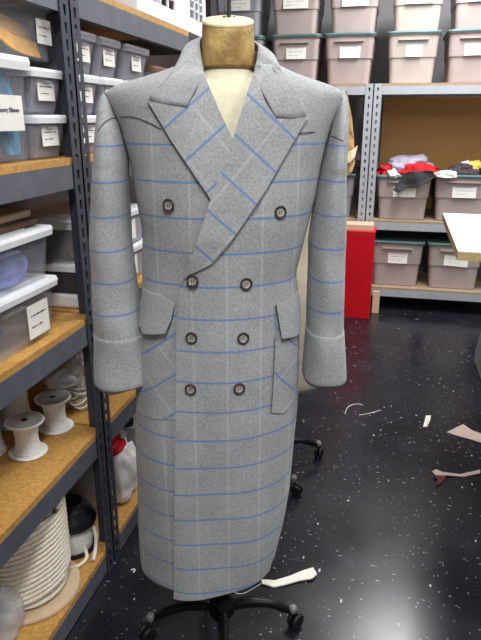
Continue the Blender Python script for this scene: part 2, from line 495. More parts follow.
# middle shelf (open, heaped with cloth)
MZ = LB[1] + .001
ta = tote_at(0, 4.25, MZ, 'open taupe tote with a charcoal cloth hanging over its front', 'tote', None, x=.123, wd=.37, ht=.30, seed=11, lw=.40)
tb = tote_at(0, 4.25, MZ, 'open mauve tote heaped with dark and yellow cloth on middle shelf', 'tote', None, x=.505, wd=.375, ht=.31, seed=12, lw=.40)
for t_, wd, ht in ((ta, .37, .30), (tb, .375, .31)):
    b = NB(); rings(b, [[(x, y, z) for x, y in rrect(wd * k, TD * k, .035)] for z, k in ((ht * .93, 1.01), (ht * .965, 1.025), (ht, 1.01), (ht, .965), (ht * .95, .955))], caps=False)
    ob('rim', b, 'teal', t_)
# low shelf
LZ = LB[0] + .001
tote_at(0, 4.25, LZ, 'mauve tote with teal lid next to the red box on bottom shelf', x=.115, wd=.365, ht=.325, seed=13, lw=.36)
tote_at(0, 4.25, LZ, 'mauve tote with teal lid and crooked label under the cutting table corner', x=.505, wd=.375, ht=.325, seed=14, lw=.42, tilt=R(3))
tote_at(0, 4.25, LZ, 'mauve tote on bottom shelf half hidden under the table', x=.93, wd=.37, ht=.325, seed=15)
# left bay, middle: dark boxes glimpsed between the coat and the post
tote_at(0, 4.27, MZ, 'dark grey tote in the left bay behind the brown paper', 'toteg', 'teal', x=-.37, wd=.34, ht=.30, seed=16, lab=False)

# clothes heaped on the open totes
def heap(name, label, m, c, r, seed, amp=.4, rot=0, group=None):
    o = ob(name, crumple(NB(), *r, seed, (0, 0, 0), amp, 4, 1.1, rot), m, smooth=True, loc=c)
    return tag(o, label, 'cloth', group)


ZT = MZ + .29
yy = 4.40
heap('cloth_bundle', 'red cloth lying at the left end of the heap beside the post', 'redc', (.0, yy, ZT - .005), (.06, .10, .05), 1)
heap('cloth_bundle', 'small white cloth tucked beside the red one on the tote', 'whitec', (.045, yy - .12, ZT - .008), (.04, .05, .035), 2)
heap('cloth_bundle', 'lilac cloth on top of the heap against the cardboard', 'lilac', (.15, yy + .05, ZT + .02), (.16, .12, .075), 3, rot=.3)
heap('cloth_bundle', 'bright red cloth in the middle of the heap above the charcoal cloth', 'redc', (.215, yy - .06, ZT - .005), (.12, .07, .055), 4)
heap('cloth_bundle', 'dark maroon and navy cloth heaped on the right tote', 'darkm', (.50, yy - .03, ZT), (.10, .09, .055), 5)
heap('cloth_bundle', 'small white cloth on the rim between the two open totes', 'whitec', (.39, yy - .13, ZT), (.07, .05, .03), 6)
heap('cloth_bundle', 'yellow cloth on top of the dark heap at the right', 'yellowc', (.58, yy, ZT + .03), (.055, .07, .05), 7)
heap('cloth_bundle', 'small white round cloth beside the yellow cloth', 'whitec', (.515, yy - .02, ZT + .055), (.03, .03, .03), 8)
heap('cloth_bundle', 'dark cloth at the right edge of the heap', 'darkm', (.65, yy - .02, ZT), (.06, .09, .045), 9)
heap('cloth_bundle', 'small red cloth on the shelf above the table corner', 'redc', (.78, 4.27, MZ + .001), (.06, .05, .09), 10)
# charcoal cloth hanging over the front
pts = [(403, 174), (412, 171), (433, 171), (435, 177), (420, 185), (407, 187), (398, 193), (393, 190), (398, 183)]
def sheet_poly(name, label, cat, m, pts3, th=.003, parent=None, grid=None, wav=0, smooth=True):
    """flat polygon given as 3D points lying about in a plane, given real thickness along its normal"""
    P3 = [Vector(p) for p in pts3]; c = sum(P3, Vector()) / len(P3); n = Vector()
    for i in range(len(P3)): n += (P3[i] - c).cross(P3[(i + 1) % len(P3)] - c)
    n.normalize(); b = NB()
    e1 = (P3[1] - P3[0]).normalized(); e2 = n.cross(e1)
    p2 = [((p - c).dot(e1), (p - c).dot(e2)) for p in P3]
    g = grid or .02
    xs = [q[0] for q in p2]; ys = [q[1] for q in p2]; pts_ = [Vector(q) for q in p2]
    x = min(xs)
    while x < max(xs):
        y = min(ys)
        while y < max(ys): pts_.append(Vector((x + .001 * random.random(), y + .001 * random.random()))); y += g
        x += g
    vv, ee, ff, *_ = delaunay_2d_cdt(pts_, [(i, (i + 1) % len(p2)) for i in range(len(p2))], [], 1, 1e-6)
    def pos(q): 
        return c + e1 * q.x + e2 * q.y + n * (wav * noise.noise(Vector((q.x * 12, q.y * 12, len(p2)))))
    V = [b.verts.new(pos(q)) for q in vv]
    for f in ff: b.faces.new([V[i] for i in f])
    r = bmesh.ops.extrude_face_region(b, geom=b.faces[:])
    for v in [g_ for g_ in r['geom'] if isinstance(g_, bmesh.types.BMVert)]: v.co += n * th
    o = ob(name, b, m, parent, smooth=False)
    if label: tag(o, label, cat)
    return o


sheet_poly('draped_cloth', 'charcoal cloth draped over the front rim of the left open tote', 'cloth', 'dark', [at(*p, y=4.20) for p in pts], .012, wav=.02)

# red box with a tan carton on it, kraft piece beside it
o = thing('red_cabinet', 'glossy red box standing on the floor in front of the back shelves', 'box', (at(355, 312, z=0).x, 3.97, 0))
c0 = o.location.x
wl = at(370.5, 300, y=3.97).x
w0 = wl - .26
ob('cabinet_body', box(NB(), w0 - c0, wl - c0, 0, .22, 0, .585), 'red', o, bevel=.004)
ob('cabinet_lid', box(NB(), w0 - c0 - .003, wl - c0 + .003, -.003, .222, .586, .60), 'red', o, bevel=.002)
b = NB(); box(b, w0 + .05, wl - .015, 4.0, 4.16, .6005, .635)
box(b, w0 + .045, wl - .012, 3.995, 4.0, .6005, .638)
tag(ob('cardboard_carton', b, 'tan', bevel=.003), 'low tan cardboard carton lying on top of the red box', 'carton')
tag(ob('cardboard_sheet', box(NB(), wl + .012, wl + .06, 4.12, 4.14, 0.001, .16), 'tan', bevel=.002), 'small tan cardboard piece standing just right of the red box', 'cardboard')

# brown paper pattern hanging in the left bay
yp = 4.205
pp = [at(*p, y=yp) for p in ((330, 91), (347, 91), (352, 118), (354, 140), (355, 163), (352, 172), (344, 179), (335, 172))]
r = thing('paper_pattern', 'brown paper pattern with a curled cream tip hanging beside the right sleeve', 'paper pattern', (pp[0].x, yp, 1.43))
o = sheet_poly('pattern_sheet', None, None, 'paper', [p - r.location for p in pp], .004, r, .03, .02)
b = NB(); tp = [at(*p, y=yp - .03) for p in ((344, 153), (352, 150), (358, 145), (355, 157), (350, 163), (344, 162))]
o = sheet_poly('curled_tip', None, None, 'papert', [p - r.location for p in tp], .003, r, .02, .02)
# dark garments hanging behind it
for i, (px, lbl) in enumerate(((352, 'dark maroon folded cloth on the left bay shelf behind the brown paper'),)):
    c = at(px, 200, y=4.4)
    heap('cloth_bundle', lbl, 'darkm', (c.x, 4.4, MZ + .305), (.13, .14, .12), 21)

# ------------------------------------------------------------------ cutting table (right)
TZ = .9
A_, B_, C_ = at(443, 213, z=TZ), at(458, 251, z=TZ), at(481, 254, z=TZ)
d1 = (B_ - A_); d2 = (C_ - B_).normalized(); d2 = Vector((math.cos(R(0)), math.sin(R(-2)), 0))
t = thing('cutting_table', 'white topped cutting table with a thick plywood edge at the right', 'table', (B_.x, B_.y, 0))
q = [A_ - B_, Vector(), d2 * 1.2, A_ - B_ + d2 * 1.2]
ob('table_core', prism(NB(), [(p.x, p.y) for p in q], TZ - .030, TZ - .004), 'wood', t)
ob('table_top', prism(NB(), [(p.x, p.y) for p in q], TZ - .0038, TZ), 'ttop', t)
for k in (0.12, .9):
    for s in (.75, 1.12):
        p = (A_ - B_) * k + d2 * s
        ob('leg', box(NB(), p.x - .025, p.x + .025, p.y - .025, p.y + .025, 0, TZ - .030), 'pale', t)
# slanted grey side panel under the table
xp = at(474, 362, z=0).x
y1_ = at(474, 362, z=0).y
b = NB()
prof = [(y1_, 0.0), (y1_ - .52, 0.0), (y1_ - .52, .62), (y1_ - .24, .50), (y1_ + .02, .06)]
va = [b.verts.new((xp, y, z)) for y, z in prof]; vb = [b.verts.new((xp + .3, y, z)) for y, z in prof]
b.faces.new(va); b.faces.new(vb[::-1])
for i in range(5): b.faces.new((va[i], va[(i + 1) % 5], vb[(i + 1) % 5], vb[i]))
tag(ob('grey_bin', b, 'grey', bevel=.01), 'pale grey slant sided bin on the floor at the right edge under the table', 'bin')

# ------------------------------------------------------------------ second dress form behind the coat
def form_rings(levels, n=40, ex=2.2):
    out = []
    for z, cx, cy, a, bb in levels:
        r = []
        for k in range(n):
            t = 2 * PI * k / n; c, s = math.cos(t), math.sin(t)
            r.append((cx + a * math.copysign(abs(c) ** (2 / ex), c), cy + bb * math.copysign(abs(s) ** (2 / ex), s), z))
        out.append(r)
    return out


def dress_form_base(t, zt, legs=5, rot=0, rl=.2):
    ob('stand_pole', tube(NB(), [(0, 0, .085), (0, 0, zt)], .014, 12), 'iron', t)
    ob('hub', lathe(NB(), [(.012, .06), (.03, .062), (.036, .08), (.034, .105), (.022, .125), (.019, .15)], 20), 'iron', t)
    for k in range(legs):
        a = rot + 2 * PI * k / legs; ca, sa = math.cos(a), math.sin(a)
        p = smoothpath([(ca * .02, sa * .02, .09), (ca * .07, sa * .07, .098), (ca * .13, sa * .13, .088), (ca * (rl - .02), sa * (rl - .02), .068), (ca * rl, sa * rl, .062)], 4)
        lg = ob('leg', tube(NB(), p, [.014] * 6 + [.012] * 6 + [.010] * (len(p) - 12), 10), 'iron', t, smooth=True)
        cs = NB()
        lathe(cs, [(.002, .072), (.009, .070), (.0125, .062), (.011, .053), (.008, .05)], 14, (ca * rl, sa * rl, .006))
        cst = ob('caster_cap', cs, 'glassy', lg, smooth=True)
        wq = a + .7; wx, wy = math.cos(wq), math.sin(wq)
        b = NB()
        cx, cy = ca * rl + wx * .012, sa * rl + wy * .012
        for sgn in (-1, 1):
            prof = [(.004, -.006), (.019, -.005), (.022, 0), (.019, .005), (.004, .006)]
            rs = []
            for r_, d in prof:
                dd = d + sgn * .009
                rs.append([(cx - wy * dd + wx * r_ * math.cos(2 * PI * j / 18), cy + wx * dd + wy * r_ * math.cos(2 * PI * j / 18), .0225 + r_ * math.sin(2 * PI * j / 18)) for j in range(18)])
            rings(b, rs)
        box(b, cx - .006, cx + .006, cy - .006, cy + .006, .03, .05)
        ob('caster', b, 'rubber', lg)


tb_ = at(262, 506, z=0)
fp = at(298, 500, z=0); SF = math.degrees(math.atan2(fp.y - 2.03, fp.x + .345)) - 12
t = thing('dress_form', 'cream dress form on casters standing behind the coat, seen past its sleeve', 'dress form', (-.345, 2.03, 0), R(12))
lv = [(.36, 0, 0, .165, .10), (.37, 0, 0, .178, .115), (.45, 0, 0, .183, .122), (.60, 0, 0, .182, .125), (.72, 0, 0, .176, .12), (.86, 0, 0, .142, .10), (.95, 0, 0, .150, .105), (1.10, 0, 0, .178, .125), (1.20, 0, 0, .175, .11), (1.27, 0, 0, .13, .08), (1.31, 0, 0, .06, .055), (1.36, 0, 0, .05, .05)]
# smooth the levels
zz = np.array([l[0] for l in lv]); aa = np.array([l[3] for l in lv]); bb_ = np.array([l[4] for l in lv])
zs = np.concatenate([np.linspace(.36, 1.36, 50)])
ob('torso', rings(bq := NB(), form_rings([(z, 0, 0, float(np.interp(z, zz, aa)), float(np.interp(z, zz, bb_))) for z in zs])) and bq, 'creamd', t, smooth=True)
dress_form_base(t, .40, 4, R(SF), .19)


# ------------------------------------------------------------------ the coat on its dress form
CA = R(15.5)
CB = Vector((-.334, 1.205, 0))
CX = Vector((math.cos(CA), math.sin(CA), 0)); CN = Vector((-math.sin(CA), math.cos(CA), 0))
form = thing('dress_form', 'dress form with aged brown neck on a black caster stand wearing the coat', 'dress form', CB, CA)
coat = thing('overcoat', 'long grey double breasted wool overcoat with blue windowpane check', 'coat', CB, CA)

BODY = [  # z, cx, half width, half depth
    (1.425, .028, .060, .058), (1.405, .028, .078, .066), (1.388, .023, .113, .080), (1.374, .018, .158, .088), (1.362, .016, .203, .094), (1.354, .018, .226, .098), (1.345, .018, .233, .101),
    (1.330, .018, .230, .108), (1.28, .019, .206, .122), (1.21, .020, .190, .132), (1.15, .018, .183, .137), (1.08, .015, .170, .134), (.99, .003, .163, .126), (.925, .005, .171, .126),
    (.86, -.001, .179, .130), (.68, -.006, .185, .134), (.61, -.011, .185, .134), (.45, -.017, .182, .134), (.36, -.024, .179, .134), (.28, -.031, .172, .132), (.23, -.034, .167, .130)]
def hemlift(x): return max(0, x + .09) * .13
Bz = np.array([b[0] for b in BODY])[::-1]; Bc = np.array([b[1] for b in BODY])[::-1]; Bh = np.array([b[2] for b in BODY])[::-1]; Bd = np.array([b[3] for b in BODY])[::-1]
EX = 2.25


def prof(z):
    def sm(arr): return float(sum(np.interp(z + d, Bz, arr) for d in (-.008, 0, .008)) / 3)
    return sm(Bc), sm(Bh), sm(Bd)


def wob(x, z):
    """soft drape of the cloth"""
    k = min(1, max(0, (1.3 - z) / .3))
    f = .0022 * math.sin(x * 34 + z * 5) + .0018 * math.sin(x * 19 - z * 11 + 1)
    f += .003 * noise.noise(Vector((x * 5, z * 4, 2)))
    return f * k * (1 + .8 * max(0, .8 - z))


def front_y(x, z):
    cx, hw, d = prof(z)
    q = min(.985, abs(x - cx) / hw)
    return -d * (1 - q ** EX) ** (1 / EX) + wob(x, z)


def hit(px, py, off=0):
    """pixel -> (x, z) on the coat front"""
    rr = ray(px, py); o = Vector((0, 0, H)); yl = -.11
    for _ in range(12):
        t = ((CB - o).dot(CN) + yl) / rr.dot(CN); p = o + rr * t - CB
        x, z = p.dot(CX), p.z
        yl = .5 * yl + .5 * (front_y(x, z) - off)
    return x, z


PU, PV, U0, V0 = .068, .066, .0165, .0
V0 = 1.122
def uv_body(x, z): return (x - .0165 + 10 * PU, z - V0 + 20 * PV)


def put_uv(o, fn):
    me = o.data; l = me.uv_layers.new(name='UVMap')
    for lp in me.loops:
        c = me.vertices[lp.vertex_index].co; l.data[lp.index].uv = fn(c.x, c.y, c.z)


def inpoly(x, z, poly):
    c = False; n = len(poly)
    for i in range(n):
        (x1, z1), (x2, z2) = poly[i], poly[(i + 1) % n]
        if (z1 > z) != (z2 > z) and x < (x2 - x1) * (z - z1) / (z2 - z1) + x1: c = not c
    return c


# torso of the form under the coat
ts = []
for z in np.linspace(.62, 1.40, 50):
    cx, hw, d = prof(float(z))
    ts.append((float(z), cx, 0, max(.046, (hw - .03)) * .94, max(.044, d - .022)))
def tiltn(b):
    for v in b.verts:
        k = max(0, min(1, (v.co.z - 1.40) / .065)); v.co.z += k * (v.co.y * .30 + .002)
ts = [t_ for t_ in ts if t_[0] < 1.36] + [(1.37, .024, 0, .060, .056), (1.385, .024, 0, .0485, .0485), (1.395, .024, 0, .0475, .0475)]
b = NB(); rings(b, form_rings(ts, 48, 2.05)); ob('torso', b, 'cream', form, smooth=True)
b = NB(); lathe(b, [(.0505, 1.392), (.0512, 1.394), (.0505, 1.43), (.0485, 1.462), (.0475, 1.468)], 48, (.024, 0, 0)); tiltn(b); ob('neck', b, 'cap', form, smooth=False)
b = NB(); lathe(b, [(.046, 1.4682), (.0487, 1.4685), (.0487, 1.4715), (.047, 1.4735), (.03, 1.4765), (.01, 1.478)], 48, (.024, 0, 0)); tiltn(b); ob('neck_cap', b, 'capt', form)
b = NB(); lathe(b, [(.0505, 1.3885), (.0518, 1.389), (.0518, 1.3915), (.0505, 1.3918)], 48, (.024, 0, 0)); ob('neck_trim', b, 'kraft', form)
b = NB(); tube(b, [(.026, 0, 1.47), (.026, 0, 1.56)], .0045, 10); tube(b, [(.036, .004, 1.47), (.036, .004, 1.482)], .003, 8); tube(b, [(.017, -.004, 1.47), (.017, -.004, 1.481)], .003, 8)
ob('hanging_rod', b, 'chrome', form)
dress_form_base(form, .66, 4, R(2), .187)

# body shell
VPOLY = [hit(*p) for p in ((204, 74), (254, 76), (233, 134))]
vx = [p[0] for p in VPOLY]; zmin = VPOLY[2][1]
VCUT = [(-.09 + .024, 1.47), (.115, 1.47), VPOLY[1], (VPOLY[2][0], zmin + .004), VPOLY[0]]
VCUT = [(-.040, 1.47), (.088, 1.47), hit(260, 76), hit(236, 145), hit(229, 145), hit(197, 74)]
b = NB(); NS = 144; zs = list(np.linspace(.252, 1.30, 150)) + list(np.linspace(1.3035, 1.425, 40))
rs = []
for z in zs:
    z = float(z); cx, hw, d = prof(z); r_ = []
    for k in range(NS):
        a = 2 * PI * k / NS; c, s = math.cos(a), math.sin(a)
        x = cx + hw * math.copysign(abs(c) ** (2 / EX), c); y = d * math.copysign(abs(s) ** (2 / EX), s)
        if s < 0: y += wob(x, z) * abs(s)
        r_.append((x, y, z + hemlift(x) * max(0, 1 - (z - .25) / .25)))
    rs.append(r_)
rings(b, rs, caps=False)
dead = []
for f in b.faces:
    c = f.calc_center_median()
    if c.y < -.005 and inpoly(c.x, c.z, VCUT): dead.append(f)
    elif c.z > 1.395 and c.y < .02: dead.append(f)
bmesh.ops.delete(b, geom=dead, context='FACES')
def yoke_z(x):   # line of the yoke seam
    return 1.298 - .9 * max(0, abs(x - .02) - .14) ** 1.0 * .25
for f in b.faces:
    c = f.calc_center_median()
    f.material_index = 1 if c.z > yoke_z(c.x) else 0
o = ob('coat_body', b, ['wool', 'plain'], coat, smooth=True); put_uv(o, lambda x, y, z: uv_body(x, z))
md = o.modifiers.new('thick', 'SOLIDIFY'); md.thickness = .003; md.offset = -1


def panel(name, px=None, poly=None, off=.004, th=.0035, m='wool', uv=uv_body, grid=.009, parent=None, offn=None, label=None, bend=True):
    poly = poly or [hit(*p) for p in px]
    # densify the outline
    out = []
    for i in range(len(poly)):
        a, c = Vector(poly[i]), Vector(poly[(i + 1) % len(poly)]); n = max(1, int((c - a).length / grid))
        for k in range(n): out.append(a + (c - a) * k / n)
    ne = len(out); pts_ = list(out); P2 = [tuple(p) for p in out]
    xs = [p[0] for p in P2]; zs_ = [p[1] for p in P2]
    x = min(xs) + grid / 2
    while x < max(xs):
        z = min(zs_) + grid / 2
        while z < max(zs_):
            if inpoly(x, z, P2): pts_.append(Vector((x, z)))
            z += grid
        x += grid
    vv, ee, ff, *_ = delaunay_2d_cdt(pts_, [(i, (i + 1) % ne) for i in range(ne)], [], 1, 1e-6)
    b = NB(); fn = offn or (lambda x, z: off)
    V = [b.verts.new((q.x, front_y(q.x, q.y) - fn(q.x, q.y), q.y)) for q in vv]
    for f in ff: b.faces.new([V[i] for i in f])
    r = bmesh.ops.extrude_face_region(b, geom=b.faces[:])
    for v in [g_ for g_ in r['geom'] if isinstance(g_, bmesh.types.BMVert)]: v.co.y += min(th, fn(v.co.x, v.co.z) + .001)
    o = ob(name, b, m, parent or coat, smooth=False)
    put_uv(o, lambda x, y, z: uv(x, z))
    if label: o['label'] = label
    return o


def uv_rot(ang, cx, cz, du=0, dv=0):
    ca, sa = math.cos(ang), math.sin(ang)
    def f(x, z):
        x, z = x - cx, z - cz
        return (x * ca + z * sa + 10 * PU + du, -x * sa + z * ca + 10 * PV + dv)
    return f


# overlapping front: left edge x_e(z), fading into the body on the right
edge = [hit(*p) for p in ((187, 274), (179, 290), (177, 330), (176, 400), (175, 480), (174, 597))]
hem = [hit(*p) for p in ((200, 595), (240, 589), (272, 576))]
top = [(.165, hem[2][1] + .0), (.165, .9), (.15, 1.08), (.10, 1.16), hit(236, 215)]
poly = edge + [(x, .241 + hemlift(x)) for x in (-.05, 0, .04, .08)] + [(.115, .246 + hemlift(.115)), (.135, .36), (.155, .6), (.155, .9), (.145, 1.06), (.12, 1.13), hit(232, 218), hit(205, 255)]
poly[5] = (edge[5][0], .240)
xe = edge[3][0]
def fade(x, z):
    xr_ = .15 if z > .5 else .15 - (.5 - z) * .12; k = min(1, max(0, (x - xe) / (xr_ - xe))); return .0095 * (1 - k) + .0018
panel('front_overlap', poly=poly, offn=fade, th=.005, grid=.010)

# lapels: stripes run with the lapel grain
xl, zl = hit(163, 130); xl2, zl2 = hit(207, 90)
angL = math.atan2(zl2 - zl, xl2 - xl)
panel('left_lapel', [(148, 101), (168, 105), (187, 108), (196, 92), (203, 72), (208, 84), (220, 112), (233, 140), (222, 170), (211, 199), (190, 168), (172, 141)], off=.009, th=.004, uv=uv_rot(angL, xl, zl))
xr, zr = hit(250, 97); xr2, zr2 = hit(293, 138)
angR = math.atan2(zr2 - zr, xr2 - xr)
def lapoff(x, z):
    return .011 + .006 * max(0, 1 - abs(z - 1.08) / .12)
panel('right_lapel', [(307, 117), (291, 119), (275, 118), (264, 100), (254, 72), (249, 86), (241, 112), (233, 138), (222, 168), (211, 198), (198, 238), (187, 270), (180, 283), (189, 273), (197, 270), (212, 262), (232, 238), (248, 215), (266, 188), (285, 155)], offn=lapoff, th=.005, uv=uv_rot(angR, xr, zr))

# collar
def S3(px, py, off):
    x, z = hit(px, py); return Vector((x, front_y(x, z) - off, z))
def Y3(px, py, yl):
    rr = ray(px, py); o_ = Vector((0, 0, H)); t = ((CB - o_).dot(CN) + yl) / rr.dot(CN); p = o_ + rr * t - CB
    return Vector((p.dot(CX), yl, p.z))
Fp = [S3(204, 74, .010), Y3(202, 62, -.040), Y3(200, 48, -.012), Y3(201, 38, .020), Vector((-.012, .052, 1.452)), Vector((.025, .066, 1.455)),
      Vector((.062, .052, 1.450)), Y3(257, 44, .020), Y3(258, 52, -.012), Y3(256, 64, -.040), S3(253, 76, .012)]
Op = [S3(187, 107, .007), S3(150, 100, .006), S3(168, 80, .004), Y3(185, 54, .01), Vector((-.045, .080, 1.39)), Vector((.025, .098, 1.385)),
      Vector((.095, .080, 1.39)), Y3(275, 66, .01), S3(289, 84, .004), S3(305, 116, .006), S3(275, 117, .008)]
Fs, Os = smoothpath(Fp, 8), smoothpath(Op, 8)
b = NB(); rs = []
for f_, o_ in zip(Fs, Os):
    row = []
    for k in range(9):
        s = k / 8; p = f_.lerp(o_, s)
        out = Vector((p.x - .024, p.y * 1.2, 0)); out = out.normalized() if out.length > 1e-4 else Vector()
        p = p + (out * .009 + Vector((0, 0, .004))) * (math.sin(PI * s) * min(1, max(0, p.y + .09) / .09))
        if k and p.y < .0:
            fy = front_y(p.x, min(p.z, 1.40)) - .007
            if p.y > fy and p.z < 1.385: p.y = fy
        row.append(tuple(p))
    rs.append(row)
rings(b, rs, caps=False, closed=False)
o = ob('collar', b, 'plain', coat, smooth=True); put_uv(o, lambda x, y, z: (x, z))
md = o.modifiers.new('thick', 'SOLIDIFY'); md.thickness = .004; md.offset = 0

# pockets with bias cut checks, flaps
pl = [(139, 325), (176, 318), (176, 424), (139, 416)]
cxl, czl = hit(158, 345)
panel('pocket', [(140, 322), (176, 318), (176, 420), (139, 412)], off=.0010, th=.0018, uv=uv_rot(R(38), cxl, czl))
pr = [hit(277, 306), hit(274, 370), hit(271, 411), hit(283, 412), (.165, hit(271, 411)[1] + .004), (.166, .78), (.164, hit(277, 306)[1])]
cxr, czr = hit(280, 377)
panel('pocket', poly=pr, off=.007, th=.003, uv=uv_rot(R(-50), cxr, czr))
def flapoff(poly):
    zt = max(p[1] for p in poly); zb = min(p[1] for p in poly)
    return lambda x, z: .010 + .012 * (zt - z) / (zt - zb)
fl = [hit(*p) for p in ((143, 287), (158, 293), (175, 302), (172, 316), (166, 330), (154, 331), (144, 330), (140, 322), (141, 302))]
panel('pocket_flap', poly=fl, offn=flapoff(fl), th=.005, m='plain')
fr = [hit(276, 303), hit(281, 335), hit(290, 334)] + [(.172, hit(296, 333)[1]), (.175, .90), (.168, hit(296, 292)[1])]
panel('pocket_flap', poly=fr, offn=flapoff(fr), th=.005, m='plain')
# dark strip drawn as the shadow gap in the pocket mouth beside the flap
def seam(name, px, off=.002, r=.0009):
    pts_ = smoothpath([(lambda q: (q[0], front_y(*q) - off, q[1]))(hit(*p)) for p in px], 5)
    return ob(name, tube(NB(), pts_, r, 6), 'seam', coat)
seam('pocket_gap_shade', [(276, 304), (278, 318), (281, 333)], .008, .0022)
seam('seam', [(274, 337), (273, 375), (271, 411)], .0085)
seam('seam', [(120, 117), (134, 117), (148, 122), (161, 129)])
seam('seam', [(297, 134), (312, 132), (330, 136)])
seam('armhole_seam', [(104, 90), (113, 108), (122, 132), (130, 160), (133, 182)], .0015, .0010)
seam('armhole_seam', [(342, 98), (333, 122), (327, 150), (323, 182)], .0015, .0010)

# sleeves
YS = {-1: [(98, 131), (103, 124), (110, 119), (118, 117)], 1: [(331, 136), (337, 138), (343, 141)]}
def sleeve(side, L_):
    zz = np.array([l[0] for l in L_])[::-1]
    arr = [np.array([l[i] for l in L_])[::-1] for i in (1, 2, 3, 4)]
    def ring(z, grow=0, n=56):
        xl_, xr_, hy, cy = [float(sum(np.interp(z + d, zz, a) for d in (-.006, 0, .006)) / 3) for a in arr]
        c_, h_ = (xl_ + xr_) / 2, (xr_ - xl_) / 2 + grow; out = []
        for k in range(n):
            a = 2 * PI * k / n; c, s = math.cos(a), math.sin(a)
            x = c_ + h_ * math.copysign(abs(c) ** (2 / 2.3), c)
            y = cy + (hy + grow) * math.copysign(abs(s) ** (2 / 2.3), s) + .0025 * math.sin(z * 42 + side + x * 30) * (1 if z < 1.2 else 0)
            out.append((x, y, z))
        return out
    b = NB(); zz_ = list(np.linspace(.855, 1.27, 70)) + list(np.linspace(1.275, L_[0][0], 22))
    rs_ = [ring(float(z)) for z in zz_]; rings(b, rs_, caps=False)
    b.faces.new([v for v in b.verts][-56:])
    for f in b.faces:
        f.material_index = 1 if f.calc_center_median().z > 1.277 else 0
    o = ob('sleeve', b, ['wool', 'plain'], coat, smooth=True)
    put_uv(o, lambda x, y, z: (.03 + x * .02 + 10 * PU, z - V0 + 20 * PV + .004))
    # yoke seam carried over the sleeve head
    p_ = []
    for q in YS[side]:
        yl = -.05
        for _ in range(8):
            v = Y3(*q, yl); c_, h_, hy_, cy_ = [float(np.interp(v.z, zz, a)) for a in arr]
            c_, h_ = (c_ + h_) / 2, (h_ - c_) / 2
            u_ = min(.95, abs(v.x - c_) / h_); yl = cy_ - hy_ * (1 - u_ ** 2.3) ** (1 / 2.3) - .001
        p_.append((v.x, yl, v.z))
    ob('seam', tube(NB(), smoothpath(p_, 5), .0011, 6), 'seam', o)
    # cuff
    b = NB(); zc = np.linspace(.752, .868, 16); rs_ = [ring(float(z), .0012 + .0015 * (.868 - z) / .12 - (.004 if z < .754 else 0)) for z in zc]
    for k, p in enumerate(rs_[0]): rs_[0][k] = (p[0], p[1], p[2] + .004 * math.sin(p[0] * 60))
    rs_ = [ring(.85, -.004)] + [ring(float(z), -.001) for z in (.84, .80, .76)] + rs_ + [ring(.8685, .0002)]
    rings(b, rs_, caps=False); b.faces.new([v for v in b.verts][:56])
    c = ob('cuff', b, 'plain', o, smooth=True); put_uv(c, lambda x, y, z: (x, z))
    xs, zs2 = (.0, .0)
    return o
sleeve(-1, [(1.350, -.214, -.204, .015, .0), (1.342, -.222, -.200, .03, .0), (1.32, -.228, -.194, .048, -.002), (1.28, -.235, -.184, .068, -.004), (1.22, -.242, -.177, .08, -.006), (1.15, -.252, -.179, .082, -.008), (1.06, -.262, -.179, .078, -.012), (.93, -.266, -.169, .074, -.016), (.868, -.267, -.160, .07, -.02), (.75, -.272, -.152, .07, -.026)])
sleeve(1, [(1.350, .240, .250, .015, .0), (1.342, .236, .256, .03, .0), (1.32, .232, .2575, .048, -.002), (1.28, .224, .2575, .068, -.004), (1.22, .214, .257, .082, -.006), (1.15, .203, .260, .082, -.008), (1.06, .192, .265, .078, -.012), (.93, .192, .267, .074, -.016), (.868, .192, .270, .07, -.02), (.75, .188, .279, .07, -.026)])

# buttons
b = NB(); RB = .0125
rs_ = []
prof_b = [(.0002, -.0012), (.0065, -.0012), (.0080, -.0022), (.0095, -.0040), (.0115, -.0042), (.0125, -.0025), (.0120, 0)]
lathe(b, [(r_, -z) for r_, z in prof_b][::-1], 28)
for f in b.faces:
    c = f.calc_center_median(); f.material_index = 1 if (c.x ** 2 + c.y ** 2) ** .5 < .0075 and c.z > .0005 else 0
first = None
for i, p in enumerate([(169, 205), (280, 212), (193, 279), (246, 283), (192, 336), (243, 337), (191, 387), (239, 387)]):
    x, z = hit(*p); e = .006; off = .0022 if i < 2 else fade(x, z) + (.004 if i == 2 else .0005)
    nx = (front_y(x + e, z) - front_y(x - e, z)) / (2 * e)
    if first is None:
        bt = ob('button', b, ['horn', 'hornl'], coat, smooth=False); first = bt
        h = NB()
        for dx, dy in ((-.0022, -.0022), (.0022, -.0022), (-.0022, .0022), (.0022, .0022)): lathe(h, [(.0009, .0011), (.0009, .0019)], 8, (dx, dy, 0))
        hl = ob('thread_holes', h, 'hole', bt)
    else:
        bt = first.copy(); C.objects.link(bt); bt.parent = coat
        hl2 = hl.copy(); C.objects.link(hl2); hl2.parent = bt
    bt.location = (x, front_y(x, z) - off, z)
    n_ = Vector((nx, -1, 0)).normalized()
    bt.rotation_euler = n_.to_track_quat('Z', 'Y').to_euler()

